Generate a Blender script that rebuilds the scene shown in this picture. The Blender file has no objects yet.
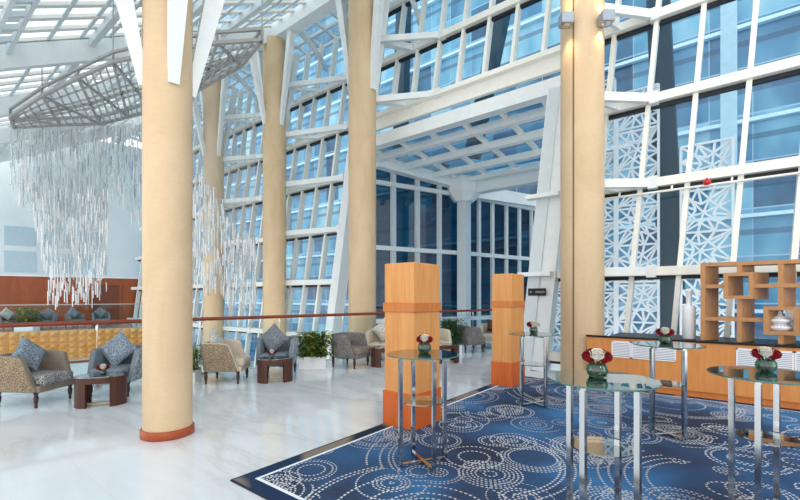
import bpy, math, random
from mathutils import Vector, Matrix
random.seed(7)
R = math.radians
SC = bpy.context.scene
COL = SC.collection

# ------------------------------------------------------------------ camera, sky, exposure
# world axes: X runs along the leaning glass wall, Y runs out towards it, Z up (metres)
EYE = 1.62
F_PX, HOR = 415.0, 297.0
TH = R(38.3)
SN, CS = math.sin(TH), math.cos(TH)
cd = bpy.data.cameras.new('camera'); cam = bpy.data.objects.new('camera', cd); COL.objects.link(cam)
cam.location = (0, 0, EYE); cam.rotation_euler = (R(90), 0, TH)
cd.sensor_width = 36; cd.lens = F_PX / 800 * 36; cd.shift_y = (HOR - 250) / 800
cd.clip_start = .05; cd.clip_end = 400
SC.camera = cam

wd = bpy.data.worlds.new('sky'); SC.world = wd; wd.use_nodes = True
nt = wd.node_tree; nt.nodes.clear()
wo = nt.nodes.new('ShaderNodeOutputWorld'); bg = nt.nodes.new('ShaderNodeBackground')
tc = nt.nodes.new('ShaderNodeTexCoord'); sx = nt.nodes.new('ShaderNodeSeparateXYZ'); rp = nt.nodes.new('ShaderNodeValToRGB')
nt.links.new(tc.outputs['Generated'], sx.inputs[0]); nt.links.new(sx.outputs[2], rp.inputs[0])
rp.color_ramp.elements[0].position = 0.0; rp.color_ramp.elements[0].color = (1.5, 1.46, 1.40, 1)
rp.color_ramp.elements[1].position = .8; rp.color_ramp.elements[1].color = (.86, .95, 1.0, 1)
nt.links.new(rp.outputs[0], bg.inputs[0]); nt.links.new(bg.outputs[0], wo.inputs[0])
bg.inputs[1].default_value = 1.25

sd = bpy.data.lights.new('sun', 'SUN'); sun = bpy.data.objects.new('sun', sd); COL.objects.link(sun)
sd.energy = .25; sd.angle = R(5); sd.color = (1, .93, .82)
sun.rotation_euler = Vector((-.62, .45, -.75)).to_track_quat('-Z', 'Y').to_euler()

vs = SC.view_settings
vs.view_transform = 'Standard'; vs.look = 'None'; vs.gamma = 1; vs.use_curve_mapping = False
vs.exposure = 0.2
SC.cycles.max_bounces = 10; SC.cycles.transparent_max_bounces = 24
SC.cycles.diffuse_bounces = 5; SC.cycles.glossy_bounces = 4; SC.cycles.transmission_bounces = 6
SC.cycles.caustics_reflective = False; SC.cycles.caustics_refractive = False

# ------------------------------------------------------------------ measuring helpers
def cam2w(xc, zd):
    return (CS*xc - SN*zd, SN*xc + CS*zd)
def gp(u, v, z=0.0):                       # point of the level plane z seen at photo pixel u, v
    zd = (EYE - z) * F_PX / (v - HOR)
    x, y = cam2w((u-400)/F_PX*zd, zd); return Vector((x, y, z))
def dp(u, v, zd):                          # point at depth zd seen at u, v
    x, y = cam2w((u-400)/F_PX*zd, zd); return Vector((x, y, EYE + (HOR-v)/F_PX*zd))
def yp(u, v, Y):                           # point of the plane y = Y seen at u, v
    r = (u-400)/F_PX; return dp(u, v, Y/(SN*r+CS))

# ------------------------------------------------------------------ materials
def S(r, g, b):
    f = lambda c: (c/255)/12.92 if c/255 <= .04045 else ((c/255+.055)/1.055)**2.4
    return (f(r), f(g), f(b), 1)
class NT:
    def __init__(s, name):
        s.m = bpy.data.materials.new(name); s.m.use_nodes = True; s.t = s.m.node_tree; s.t.nodes.clear()
        s.out = s.n('ShaderNodeOutputMaterial')
    def n(s, t, **k):
        x = s.t.nodes.new(t)
        for a, b in k.items(): setattr(x, a, b)
        return x
    def l(s, a, b): s.t.links.new(a, b)
    def val(s, inp, v):
        if hasattr(v, 'is_output'): s.l(v, inp)
        else: inp.default_value = v
    def math(s, op, a, b=0.0, c=None):
        x = s.n('ShaderNodeMath', operation=op); s.val(x.inputs[0], a); s.val(x.inputs[1], b)
        if c is not None: s.val(x.inputs[2], c)
        return x.outputs[0]
    def mix(s, f, a, b):
        x = s.n('ShaderNodeMix', data_type='RGBA'); s.val(x.inputs[0], f); s.val(x.inputs[6], a); s.val(x.inputs[7], b); return x.outputs[2]
    def pos(s, scale=(1,1,1), kind='Object', rot=(0,0,0)):
        t = s.n('ShaderNodeTexCoord'); mp = s.n('ShaderNodeMapping'); s.l(t.outputs[kind], mp.inputs[0])
        mp.inputs['Scale'].default_value = scale; mp.inputs['Rotation'].default_value = rot; return mp.outputs[0]
    def noise(s, vec, scale=5, detail=3, rough=.5, dist=0):
        x = s.n('ShaderNodeTexNoise'); s.l(vec, x.inputs['Vector']); x.inputs['Scale'].default_value = scale
        x.inputs['Detail'].default_value = detail; x.inputs['Roughness'].default_value = rough; x.inputs['Distortion'].default_value = dist; return x.outputs[0]
    def ramp(s, f, stops):
        x = s.n('ShaderNodeValToRGB'); s.val(x.inputs[0], f); e = x.color_ramp.elements
        while len(e) < len(stops): e.new(.5)
        for i, (p, c) in enumerate(stops): e[i].position = p; e[i].color = c
        return x.outputs[0]
    def bsdf(s, col, rough=.5, metal=0.0, spec=.5, bump=None, bs=.2, bd=.02, **k):
        b = s.n('ShaderNodeBsdfPrincipled'); s.val(b.inputs['Base Color'], col); s.val(b.inputs['Roughness'], rough)
        b.inputs['Metallic'].default_value = metal; b.inputs['Specular IOR Level'].default_value = spec
        for a, v in k.items(): s.val(b.inputs[a], v)
        if bump is not None:
            bm = s.n('ShaderNodeBump'); bm.inputs['Strength'].default_value = bs; bm.inputs['Distance'].default_value = bd
            s.l(bump, bm.inputs['Height']); s.l(bm.outputs[0], b.inputs['Normal'])
        s.l(b.outputs[0], s.out.inputs[0]); return b

def simple(name, c, rough=.5, metal=0, var=.06, sc=6, spec=.5):
    t = NT(name); p = t.pos()
    n = t.noise(p, sc, 3)
    a = tuple(x*(1-var) for x in c[:3])+(1,); b = tuple(min(1, x*(1+var)) for x in c[:3])+(1,)
    t.bsdf(t.ramp(n, [(.3, a), (.7, b)]), rough, metal, spec); return t.m
def wood(name, c1, c2, rough=.35, scale=(9, 9, .7), spec=.4):
    t = NT(name); p = t.pos(scale)
    n = t.noise(p, 2.2, 5, .6, .6); n2 = t.noise(t.pos((40, 40, 1.5)), 3, 2)
    f = t.math('ADD', t.math('MULTIPLY', n, .75), t.math('MULTIPLY', n2, .25))
    t.bsdf(t.ramp(f, [(.3, c1), (.7, c2)]), rough, 0, spec); return t.m
def glass(name, tint, gloss=.12, rough=.02, gcol=(1,1,1,1), fr=.55):
    t = NT(name)
    a = t.n('ShaderNodeBsdfTransparent'); a.inputs[0].default_value = tint
    g = t.n('ShaderNodeBsdfGlossy'); g.inputs[0].default_value = gcol; g.inputs[1].default_value = rough
    lw = t.n('ShaderNodeLayerWeight'); lw.inputs[0].default_value = .35
    f = t.math('MULTIPLY_ADD', lw.outputs['Fresnel'], fr, gloss*.5)
    mx = t.n('ShaderNodeMixShader'); t.l(f, mx.inputs[0]); t.l(a.outputs[0], mx.inputs[1]); t.l(g.outputs[0], mx.inputs[2])
    t.l(mx.outputs[0], t.out.inputs[0]); return t.m

M = {}
M['white'] = simple('white_paint', S(226, 231, 232), .4, var=.03)
M['cream'] = simple('cream_paint', S(236, 235, 228), .45, var=.03)
M['whitegrey'] = simple('pale_steel', S(205, 214, 218), .4, var=.03)
M['gasket'] = simple('black_gasket', S(18, 24, 32), .5)
M['chrome'] = simple('chrome', S(196, 199, 202), .12, 1.0, var=.02)
M['steel'] = simple('grey_steel', S(160, 160, 158), .35, .2, var=.12, sc=9)
M['lampgrey'] = simple('grey_aluminium', S(150, 160, 172), .4, .3)
M['black'] = simple('black_lacquer', S(18, 17, 19), .4, spec=.3)
M['signwhite'] = simple('sign_white', S(215, 205, 210), .5)
M['red'] = simple('red_enamel', S(200, 30, 35), .3)
M['glass'] = glass('wall_glass', (.86, .95, .99, 1), .03, fr=.10)
M['roofglass'] = glass('roof_glass', (.80, .88, .92, 1), .03, fr=.2)
M['dglass'] = glass('dark_blue_glass', (.022, .09, .14, 1), .05, fr=.12)
M['cglass'] = glass('canopy_glass', (.30, .50, .64, 1), .05, fr=.15)
M['railglass'] = glass('rail_glass', (.93, .97, .98, 1), .01, fr=.10)
M['tableglass'] = glass('table_glass', (.90, .97, .95, 1), .55, .01, fr=.7)
M['edgeglass'] = simple('green_glass_edge', S(60, 110, 105), .1)
M['bowlglass'] = glass('bowl_glass', (.50, .70, .60, 1), .10, .01, fr=.35)
M['oak'] = wood('honey_wood', S(204, 136, 74), S(224, 162, 98))
M['oakband'] = wood('amber_wood', S(190, 108, 48), S(208, 130, 66))
M['oakplinth'] = wood('rust_wood', S(190, 82, 28), S(218, 112, 48))
M['panel'] = wood('counter_wood', S(206, 130, 66), S(226, 154, 88), scale=(5, 5, .5))
M['shelf'] = wood('shelf_oak', S(170, 118, 70), S(194, 142, 94), scale=(7, 7, 3))
M['farwood'] = wood('mahogany_panel', S(128, 56, 18), S(168, 82, 30), scale=(1.2, 1.2, .25))
M['fardoor'] = wood('dark_mahogany', S(96, 40, 16), S(126, 58, 24), scale=(1.2, 1.2, .25))
M['railwood'] = wood('red_rail_wood', S(118, 52, 32), S(150, 72, 46), scale=(1, 1, 1))
M['walnut'] = wood('walnut', S(60, 32, 24), S(88, 48, 36), scale=(14, 14, 1.4))
M['skirt'] = wood('cherry_skirting', S(146, 62, 30), S(178, 86, 46), scale=(6, 6, 6))
M['legwood'] = simple('dark_turned_wood', S(58, 34, 28), .3)
M['porcelain'] = simple('white_porcelain', S(238, 238, 242), .25, var=.02)
M['leaf'] = simple('green_leaf', S(78, 118, 52), .5, var=.5, sc=14)
M['leafy'] = simple('yellow_green_leaf', S(150, 152, 66), .5, var=.4, sc=14)
M['leafdark'] = simple('dark_leaf', S(30, 58, 36), .5, var=.4, sc=30)
M['rosered'] = simple('red_petal', S(150, 14, 30), .55, var=.25, sc=40)
M['rosewhite'] = simple('white_petal', S(246, 240, 228), .55, var=.05, sc=40)
M['soil'] = simple('soil', S(60, 45, 35), .9)
M['darkteal'] = simple('dark_teal_cladding', S(14, 60, 80), .45)
M['paleblue'] = simple('pale_blue_cladding', S(190, 222, 240), .35)
M['ground'] = simple('outside_paving', S(150, 170, 185), .8)

def mk_column():
    t = NT('beige_column_stone'); p = t.pos((1, 1, .5))
    n = t.noise(p, 1.4, 4, .55, 1.2); n2 = t.noise(t.pos((1, 1, 3)), 12, 2)
    f = t.math('ADD', t.math('MULTIPLY', n, .8), t.math('MULTIPLY', n2, .2))
    t.bsdf(t.ramp(f, [(.3, S(200, 173, 137)), (.7, S(218, 193, 159))]), .42, 0, .3); return t.m
M['column'] = mk_column()
M['seam'] = simple('brown_seam', S(120, 92, 66), .6)

def mk_marble():
    t = NT('polished_white_marble'); p = t.pos()
    w = t.noise(t.pos((.22, .8, 1), rot=(0, 0, R(24))), 1.3, 6, .6, .7)
    vein = t.math('ABSOLUTE', t.math('SUBTRACT', w, .5))
    base = t.ramp(vein, [(0, S(214, 213, 213)), (.03, S(222, 223, 224)), (.16, S(230, 233, 236)), (.3, S(222, 229, 235))])
    b = t.n('ShaderNodeTexBrick'); t.l(p, b.inputs['Vector']); b.offset = 0
    b.inputs['Scale'].default_value = 1; b.inputs['Brick Width'].default_value = 1.2; b.inputs['Row Height'].default_value = 1.2
    b.inputs['Mortar Size'].default_value = .004; b.inputs['Mortar Smooth'].default_value = .2
    b.inputs['Color1'].default_value = (.97, .98, 1, 1); b.inputs['Color2'].default_value = (.92, .95, .98, 1); b.inputs['Mortar'].default_value = (.88, .89, .9, 1)
    mu = t.n('ShaderNodeMix', data_type='RGBA', blend_type='MULTIPLY'); mu.inputs[0].default_value = 1
    t.l(base, mu.inputs[6]); t.l(b.outputs[0], mu.inputs[7])
    t.bsdf(mu.outputs[2], .07, 0, .75); return t.m
M['marble'] = mk_marble()

def mk_carpet():
    t = NT('blue_dashed_carpet'); p = t.pos()
    def rings(scale, wid, ndash, lo, hi, seed):
        mp = t.n('ShaderNodeMapping'); t.l(p, mp.inputs[0]); mp.inputs['Location'].default_value = (seed, seed*.7, 0)
        vo = t.n('ShaderNodeTexVoronoi', voronoi_dimensions='2D'); t.l(mp.outputs[0], vo.inputs['Vector']); vo.inputs['Scale'].default_value = scale
        vo.inputs['Randomness'].default_value = .9
        d = t.math('DIVIDE', vo.outputs['Distance'], scale)
        sub = t.n('ShaderNodeVectorMath', operation='SUBTRACT'); t.l(mp.outputs[0], sub.inputs[0]); t.l(vo.outputs['Position'], sub.inputs[1])
        s = t.n('ShaderNodeSeparateXYZ'); t.l(sub.outputs[0], s.inputs[0])
        ang = t.math('ARCTAN2', s.outputs[1], s.outputs[0])
        k = t.math('DIVIDE', d, wid); idx = t.math('FLOOR', k); fr = t.math('FRACT', k)
        line = t.math('MULTIPLY', t.math('GREATER_THAN', fr, .28), t.math('LESS_THAN', fr, .72))
        cnt = t.math('ROUND', t.math('MULTIPLY', t.math('ADD', idx, .5), ndash))
        da = t.math('FRACT', t.math('MULTIPLY_ADD', t.math('DIVIDE', ang, 6.28318), cnt, 50.0))
        dash = t.math('LESS_THAN', da, .56)
        sc_ = t.n('ShaderNodeSeparateColor'); t.l(vo.outputs['Color'], sc_.inputs[0])
        band = t.n('ShaderNodeTexWhiteNoise', noise_dimensions='2D'); cb = t.n('ShaderNodeCombineXYZ')
        t.l(idx, cb.inputs[0]); t.l(t.math('MULTIPLY', sc_.outputs[0], 91.0), cb.inputs[1]); t.l(cb.outputs[0], band.inputs['Vector'])
        keep = t.math('GREATER_THAN', band.outputs[0], lo)
        inn = t.math('LESS_THAN', d, t.math('MULTIPLY_ADD', sc_.outputs[1], hi, hi*.35))
        return t.math('MULTIPLY', t.math('MULTIPLY', line, dash), t.math('MULTIPLY', keep, inn))
    a = rings(.95, .038, 6.0, .36, .50, 1.3)
    b = rings(.60, .044, 6.0, .74, 1.5, 7.9)
    b2 = rings(1.6, .036, 6.0, .50, .30, 3.1)
    b = t.math('MAXIMUM', b, b2)
    warp = t.noise(p, .9, 2)
    wv = t.math('FRACT', t.math('MULTIPLY', warp, 5.0)); wl = t.math('MULTIPLY', t.math('GREATER_THAN', wv, .45), t.math('LESS_THAN', wv, .56))
    pat = t.math('MAXIMUM', a, b)
    n = t.noise(p, .8, 2, .5); n2 = t.noise(t.pos((2, 26, 1)), 6, 2)
    f = t.math('ADD', t.math('MULTIPLY', n, .8), t.math('MULTIPLY', n2, .2))
    base = t.ramp(f, [(.38, S(54, 60, 80)), (.50, S(56, 82, 118)), (.64, S(64, 116, 164))])
    dc = t.ramp(t.noise(p, .7, 1), [(.4, S(206, 206, 208)), (.6, S(180, 172, 168))])
    t.bsdf(t.mix(pat, base, dc), .95, 0, .1); return t.m
M['carpet'] = mk_carpet()
def mk_border():
    t = NT('carpet_border_weave'); p = t.pos((1, 1, 1))
    n = t.noise(p, .9, 0); st = t.ramp(n, [(.44, S(36, 56, 84)), (.47, S(126, 112, 104)), (.56, S(140, 124, 112)), (.6, S(40, 50, 66))])
    t.bsdf(st, .9, 0, .1); return t.m
M['border'] = mk_border()
M['borderwhite'] = simple('carpet_white_line', S(226, 232, 238), .9)
M['borderdark'] = simple('carpet_dark_line', S(24, 36, 56), .9)

def fabric(name, c1, c2, c3, sc=14, rough=.8):
    t = NT(name); p = t.pos()
    vo = t.n('ShaderNodeTexVoronoi', feature='DISTANCE_TO_EDGE'); t.l(p, vo.inputs['Vector']); vo.inputs['Scale'].default_value = sc
    n = t.noise(p, sc*.35, 3)
    base = t.ramp(n, [(.35, c1), (.65, c2)])
    t.bsdf(t.mix(t.math('LESS_THAN', vo.outputs['Distance'], .07), base, c3), rough, 0, .3, Sheen_Weight=.3) if False else t.bsdf(t.mix(t.math('LESS_THAN', vo.outputs['Distance'], .07), base, c3), rough, 0, .3)
    return t.m
M['tanpat'] = fabric('tan_crackle_fabric', S(112, 94, 74), S(138, 118, 94), S(168, 150, 126), 26)
M['tanplain'] = simple('taupe_velvet', S(132, 120, 108), .7, var=.14)
M['beigeplain'] = simple('beige_velvet', S(196, 184, 166), .7, var=.08)
M['greypat'] = fabric('grey_blue_velvet', S(112, 124, 136), S(136, 148, 158), S(160, 170, 178), 10)
M['greyplain'] = simple('grey_blue_plain_velvet', S(112, 122, 132), .65, var=.18)
M['seatpat'] = fabric('marbled_seat_fabric', S(70, 68, 72), S(136, 134, 134), S(180, 178, 174), 22)
M['smokepat'] = fabric('smoke_grey_fabric', S(92, 88, 88), S(116, 112, 110), S(140, 136, 132), 24)
M['cushblue'] = fabric('slate_swirl_fabric', S(92, 106, 122), S(120, 134, 148), S(160, 172, 182), 26)
M['cushdark'] = fabric('graphite_swirl_fabric', S(86, 92, 102), S(112, 118, 126), S(136, 142, 150), 28)
M['cushpale'] = fabric('silver_swirl_fabric', S(190, 188, 182), S(214, 212, 206), S(164, 162, 158), 18)

def mk_tower():
    t = NT('blue_tower_glass'); p = t.pos()
    s = t.n('ShaderNodeSeparateXYZ'); t.l(p, s.inputs[0])
    cx = t.math('FLOOR', t.math('DIVIDE', s.outputs[0], 1.55)); cz = t.math('FLOOR', t.math('DIVIDE', s.outputs[2], 2.1))
    cb = t.n('ShaderNodeCombineXYZ'); t.l(cx, cb.inputs[0]); t.l(cz, cb.inputs[1])
    wn = t.n('ShaderNodeTexWhiteNoise', noise_dimensions='2D'); t.l(cb.outputs[0], wn.inputs['Vector'])
    n = t.noise(t.pos((.25, 1, .12)), 2, 3)
    f = t.math('ADD', t.math('MULTIPLY', wn.outputs[0], .35), t.math('MULTIPLY', n, .65))
    col = t.ramp(f, [(.28, S(26, 70, 104)), (.45, S(62, 122, 160)), (.60, S(100, 162, 192)), (.75, S(156, 198, 214))])
    fx = t.math('FRACT', t.math('DIVIDE', s.outputs[0], 1.55)); fz = t.math('FRACT', t.math('DIVIDE', s.outputs[2], 2.1))
    lz = t.math('LESS_THAN', fz, .03); lx = t.math('LESS_THAN', fx, .025)
    col = t.mix(t.math('MAXIMUM', lz, lx), col, S(140, 176, 200))
    dz = t.math('MULTIPLY', t.math('GREATER_THAN', fz, .46), t.math('LESS_THAN', fz, .58))
    col = t.mix(t.math('MULTIPLY', dz, .55), col, S(24, 54, 90))
    t.bsdf(col, .12, 0, .6); return t.m
M['tower'] = mk_tower()
def mk_farwall():
    t = NT('pale_panelled_wall'); t.bsdf(t.ramp(t.noise(t.pos(), .5, 2), [(.3, S(200, 216, 224)), (.7, S(216, 228, 232))]), .35, 0, .5); return t.m
M['farwall'] = mk_farwall()
M['farpane'] = simple('pale_blue_panel', S(170, 194, 208), .2, var=.03)
M['gold'] = simple('gold_leaf', S(226, 176, 108), .42, .15, var=.08, sc=3)
def rodmat(name, tint, tr):
    t = NT(name); a = t.n('ShaderNodeBsdfTransparent'); a.inputs[0].default_value = (.95, .98, 1, 1)
    d = t.n('ShaderNodeBsdfDiffuse'); d.inputs[0].default_value = tint; q = t.n('ShaderNodeBsdfTranslucent'); q.inputs[0].default_value = tint
    g = t.n('ShaderNodeBsdfGlossy'); g.inputs[1].default_value = .12
    m1 = t.n('ShaderNodeMixShader'); m1.inputs[0].default_value = .5; t.l(d.outputs[0], m1.inputs[1]); t.l(q.outputs[0], m1.inputs[2])
    m2 = t.n('ShaderNodeMixShader'); m2.inputs[0].default_value = .25; t.l(m1.outputs[0], m2.inputs[1]); t.l(g.outputs[0], m2.inputs[2])
    m3 = t.n('ShaderNodeMixShader'); m3.inputs[0].default_value = tr; t.l(m2.outputs[0], m3.inputs[1]); t.l(a.outputs[0], m3.inputs[2])
    t.l(m3.outputs[0], t.out.inputs[0]); return t.m
M['rodclear'] = rodmat('clear_glass_rod', (.90, .97, 1, 1), .62)
M['rodwhite'] = rodmat('frosted_glass_rod', (.97, .99, 1, 1), .12)
M['rodgrey'] = rodmat('smoked_glass_rod', (.50, .56, .60, 1), .3)
M['wire'] = simple('steel_wire', S(168, 172, 174), .4, .2)

def emit(name, c, st):
    t = NT(name); e = t.n('ShaderNodeEmission'); e.inputs[0].default_value = c; e.inputs[1].default_value = st
    t.l(e.outputs[0], t.out.inputs[0]); return t.m
M['bulb'] = emit('warm_lamp_glow', (1, .82, .6, 1), 6)

# ------------------------------------------------------------------ mesh builder
class MB:
    def __init__(s): s.v = []; s.f = []; s.mi = []; s.sm = []
    def add(s, vs, fs, mi=0, smooth=False):
        b = len(s.v); s.v += [Vector(x) for x in vs]
        for f in fs: s.f.append([i+b for i in f]); s.mi.append(mi); s.sm.append(smooth)
    def box(s, c, d, rz=0, mi=0):
        c = Vector(c); m = Matrix.Rotation(rz, 3, 'Z')
        vs = [c + m @ Vector((x*d[0]/2, y*d[1]/2, z*d[2]/2)) for x in (-1, 1) for y in (-1, 1) for z in (-1, 1)]
        s.add(vs, [(0,1,3,2),(4,6,7,5),(0,4,5,1),(2,3,7,6),(0,2,6,4),(1,5,7,3)], mi)
    def span(s, a, b, mi=0):                # box between two opposite corners
        s.box([(a[i]+b[i])/2 for i in range(3)], [abs(a[i]-b[i]) for i in range(3)], 0, mi)
    def beam(s, a, b, w, h, up=(0,0,1), mi=0, w2=None, h2=None):
        a, b, up = Vector(a), Vector(b), Vector(up); t = (b-a).normalized()
        x = t.cross(up)
        if x.length < 1e-4: x = t.cross(Vector((1,0,0)))
        x.normalize(); y = x.cross(t).normalized()
        w2 = w if w2 is None else w2; h2 = h if h2 is None else h2
        vs = []
        for p, ww, hh in ((a, w, h), (b, w2, h2)):
            vs += [p + x*sx*ww/2 + y*sy*hh/2 for sx, sy in ((-1,-1),(1,-1),(1,1),(-1,1))]
        s.add(vs, [(0,3,2,1),(4,5,6,7),(0,1,5,4),(1,2,6,5),(2,3,7,6),(3,0,4,7)], mi)
    def cyl(s, a, b, r, r2=None, n=12, mi=0, cap=True, smooth=True):
        a, b = Vector(a), Vector(b); t = (b-a).normalized(); r2 = r if r2 is None else r2
        x = t.cross(Vector((0,0,1)))
        if x.length < 1e-4: x = Vector((1,0,0))
        x.normalize(); y = t.cross(x)
        vs = [p + x*q*math.cos(2*math.pi*i/n) + y*q*math.sin(2*math.pi*i/n) for p, q in ((a, r), (b, r2)) for i in range(n)]
        s.add(vs, [(i, (i+1) % n, n+(i+1) % n, n+i) for i in range(n)], mi, smooth)
        if cap:
            s.add(vs[:n], [tuple(range(n))[::-1]], mi); s.add(vs[n:], [tuple(range(n))], mi)
    def lathe(s, prof, c=(0,0,0), n=20, mi=0, smooth=True):
        c = Vector(c); k = len(prof)
        vs = [c + Vector((r*math.cos(2*math.pi*i/n), r*math.sin(2*math.pi*i/n), z)) for r, z in prof for i in range(n)]
        fs = [(j*n+i, j*n+(i+1) % n, (j+1)*n+(i+1) % n, (j+1)*n+i) for j in range(k-1) for i in range(n)]
        s.add(vs, fs, mi, smooth)
        if prof[0][0] > 1e-4: s.add(vs[:n], [tuple(range(n))[::-1]], mi)
        if prof[-1][0] > 1e-4: s.add(vs[-n:], [tuple(range(n))], mi)
    def tube(s, pts, r, n=8, mi=0):
        for a, b in zip(pts[:-1], pts[1:]): s.cyl(a, b, r, n=n, mi=mi)
    def prism(s, poly, z0, z1, mi=0, smooth=False):
        n = len(poly); vs = [(x, y, z0) for x, y in poly] + [(x, y, z1) for x, y in poly]
        s.add(vs, [(i, (i+1) % n, n+(i+1) % n, n+i) for i in range(n)], mi, smooth)
        s.add(vs[:n], [tuple(range(n))[::-1]], mi); s.add(vs[n:], [tuple(range(n))], mi)
    def leaf(s, p, d, L, w, up=Vector((0,0,1)), mi=0):
        d = Vector(d).normalized(); x = d.cross(up)
        if x.length < 1e-3: x = Vector((1,0,0))
        x.normalize(); nrm = x.cross(d); p = Vector(p)
        vs = [p, p+d*L*.35+x*w/2+nrm*w*.15, p+d*L*.75+x*w*.35, p+d*L-nrm*L*.12, p+d*L*.75-x*w*.35, p+d*L*.35-x*w/2+nrm*w*.15, p+d*L*.5]
        s.add(vs, [(0,1,6),(1,2,6),(2,3,6),(3,4,6),(4,5,6),(5,0,6)], mi, True)
    def build(s, name, mats, parent=None, world=False):
        me = bpy.data.meshes.new(name)
        off = parent.location if (world and parent) else Vector((0,0,0))
        me.from_pydata([tuple(v-off) for v in s.v], [], s.f)
        for m in (mats if isinstance(mats, (list, tuple)) else [mats]): me.materials.append(M[m] if isinstance(m, str) else m)
        me.polygons.foreach_set('material_index', s.mi); me.polygons.foreach_set('use_smooth', s.sm); me.update()
        o = bpy.data.objects.new(name, me); COL.objects.link(o)
        if parent: o.parent = parent
        return o
def one(fn, name, mats, parent=None, world=False):
    b = MB(); fn(b); return b.build(name, mats, parent, world)
def bev(o, w=.01, n=2):
    m = o.modifiers.new('bevel', 'BEVEL'); m.width = w; m.segments = n; m.limit_method = 'ANGLE'; return o
def tag(o, label=None, cat=None, group=None, kind=None):
    if label: o['label'] = label
    if cat: o['category'] = cat
    if group: o['group'] = group
    if kind: o['kind'] = kind
    return o
def root(name, loc=(0,0,0), rz=0, label=None, cat=None, group=None, kind=None):
    o = bpy.data.objects.new(name, None); COL.objects.link(o); o.location = loc; o.rotation_euler = (0, 0, rz); o.empty_display_size = .1
    return tag(o, label, cat, group, kind)
def dup(o, parent=None):
    c = o.copy(); COL.objects.link(c); c.parent = parent
    for ch in list(o.children): dup(ch, c)
    return c
# ================================================================== the setting
def rail_x(y): return -9.21 + .206*(y-1.25)
FD = Vector((.254, .967, 0)); FN = Vector((.967, -.254, 0)); FP = Vector((-26.0, 3.55, 0))
def T(a, b, z): p = FP + FD*a - FN*b; return Vector((p.x, p.y, z))     # far terrace: a along its edge, b back from it
def W(s, z, out=0.0): return Vector((s+.07*z, 9.25+.10*z+out, z))       # leaning glass wall
ROOF_Z, ROOF_K, ROW_Y = 11.12, .565, 8.75
def roof(x, y, dz=0.0): return Vector((x, y, ROOF_Z + ROOF_K*(y-ROW_Y) + dz))

b = MB(); b.prism([(rail_x(-5)-.06, -5), (8, -5), (8, 9.3), (-3.4, 9.3), (-3.4, 19), (rail_x(19)-.06, 19)], -.3, 0)
tag(b.build('floor', 'marble'), kind='structure')
b = MB(); b.beam((rail_x(-5)-.075, -5, -.16), (rail_x(19)-.075, 19, -.16), .03, .36)
tag(b.build('trim_1', 'white'), kind='structure')
b = MB(); b.span((-34, -12, -4.6), (-8, 9.0, -4.5)); tag(b.build('floor_lower', 'marble'), kind='structure')
b = MB(); b.span((-60, 9.6, -5.2), (40, 60, -5.0)); tag(b.build('ground', 'ground'), kind='structure')

# far terrace across the void
b = MB(); b.prism([tuple(T(a, q, 0)[:2]) for a, q in ((-8, 0), (5.9, 0), (5.9, 3.6), (-8, 3.6))], -.3, 0)
tag(b.build('floor_terrace', 'marble'), kind='structure')
def gold(b):                                                           # edge band of studded gold pyramids
    p = .36; hh = .29
    for i in range(int(13.8/p)):
        for j in range(5):
            a = -8 + i*p; z = -j*hh
            q = [T(a, 0, z), T(a+p, 0, z), T(a+p, 0, z-hh), T(a, 0, z-hh), T(a+p/2, -.2, z-hh/2)]
            b.add(q, [(0,1,4), (1,2,4), (2,3,4), (3,0,4)])
    b.beam(T(-8, .06, -.7), T(5.9, .06, -.7), .08, 1.4)
tag(one(gold, 'trim_2', 'gold'), kind='structure')
b = MB(); b.beam(T(-8, .3, -2.95), T(5.9, .3, -2.95), .2, 3.1); b.beam(T(-8, .19, -1.62), T(5.9, .19, -1.62), .03, .12, mi=1)
tag(b.build('wall_lower', ['farwall', 'farwood']), kind='structure')

wl = root('wall_left', T(0, 3.7, 0), kind='structure')
one(lambda b: b.beam(T(-8, 3.7, 1.36), T(5.9, 3.7, 1.36), .1, 2.72), 'wood_panelling', 'farwood', wl, True)
one(lambda b: b.beam(T(-8, 3.74, 6.7), T(5.9, 3.74, 6.7), .12, 7.96), 'upper_wall', 'farwall', wl, True)
one(lambda b: b.beam(T(-8, 3.66, 2.76), T(5.9, 3.66, 2.76), .06, .07), 'trim', 'porcelain', wl, True)
for i in range(7):
    for z0, z1 in ((2.95, 4.05), (4.35, 5.35)):
        a0 = -6.5 + i*1.55
        pn = one(lambda b: b.beam(T(a0, 3.665, (z0+z1)/2), T(a0+1.25, 3.665, (z0+z1)/2), .03, z1-z0), 'wall_panel', 'farpane', wl, True)
d1 = root('door_1', T(4.2, 3.6, 0), kind='structure')
one(lambda b: b.beam(T(3.4, 3.62, 1.15), T(4.7, 3.62, 1.15), .05, 2.3), 'door_leaf', 'fardoor', d1, True)
def dframe(b):
    for a in (3.36, 4.74): b.beam(T(a, 3.61, 0), T(a, 3.61, 2.36), .09, .08, up=FN)
    b.beam(T(3.32, 3.61, 2.36), T(4.78, 3.61, 2.36), .09, .08)
one(dframe, 'door_frame', 'farwood', d1, True)

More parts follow.
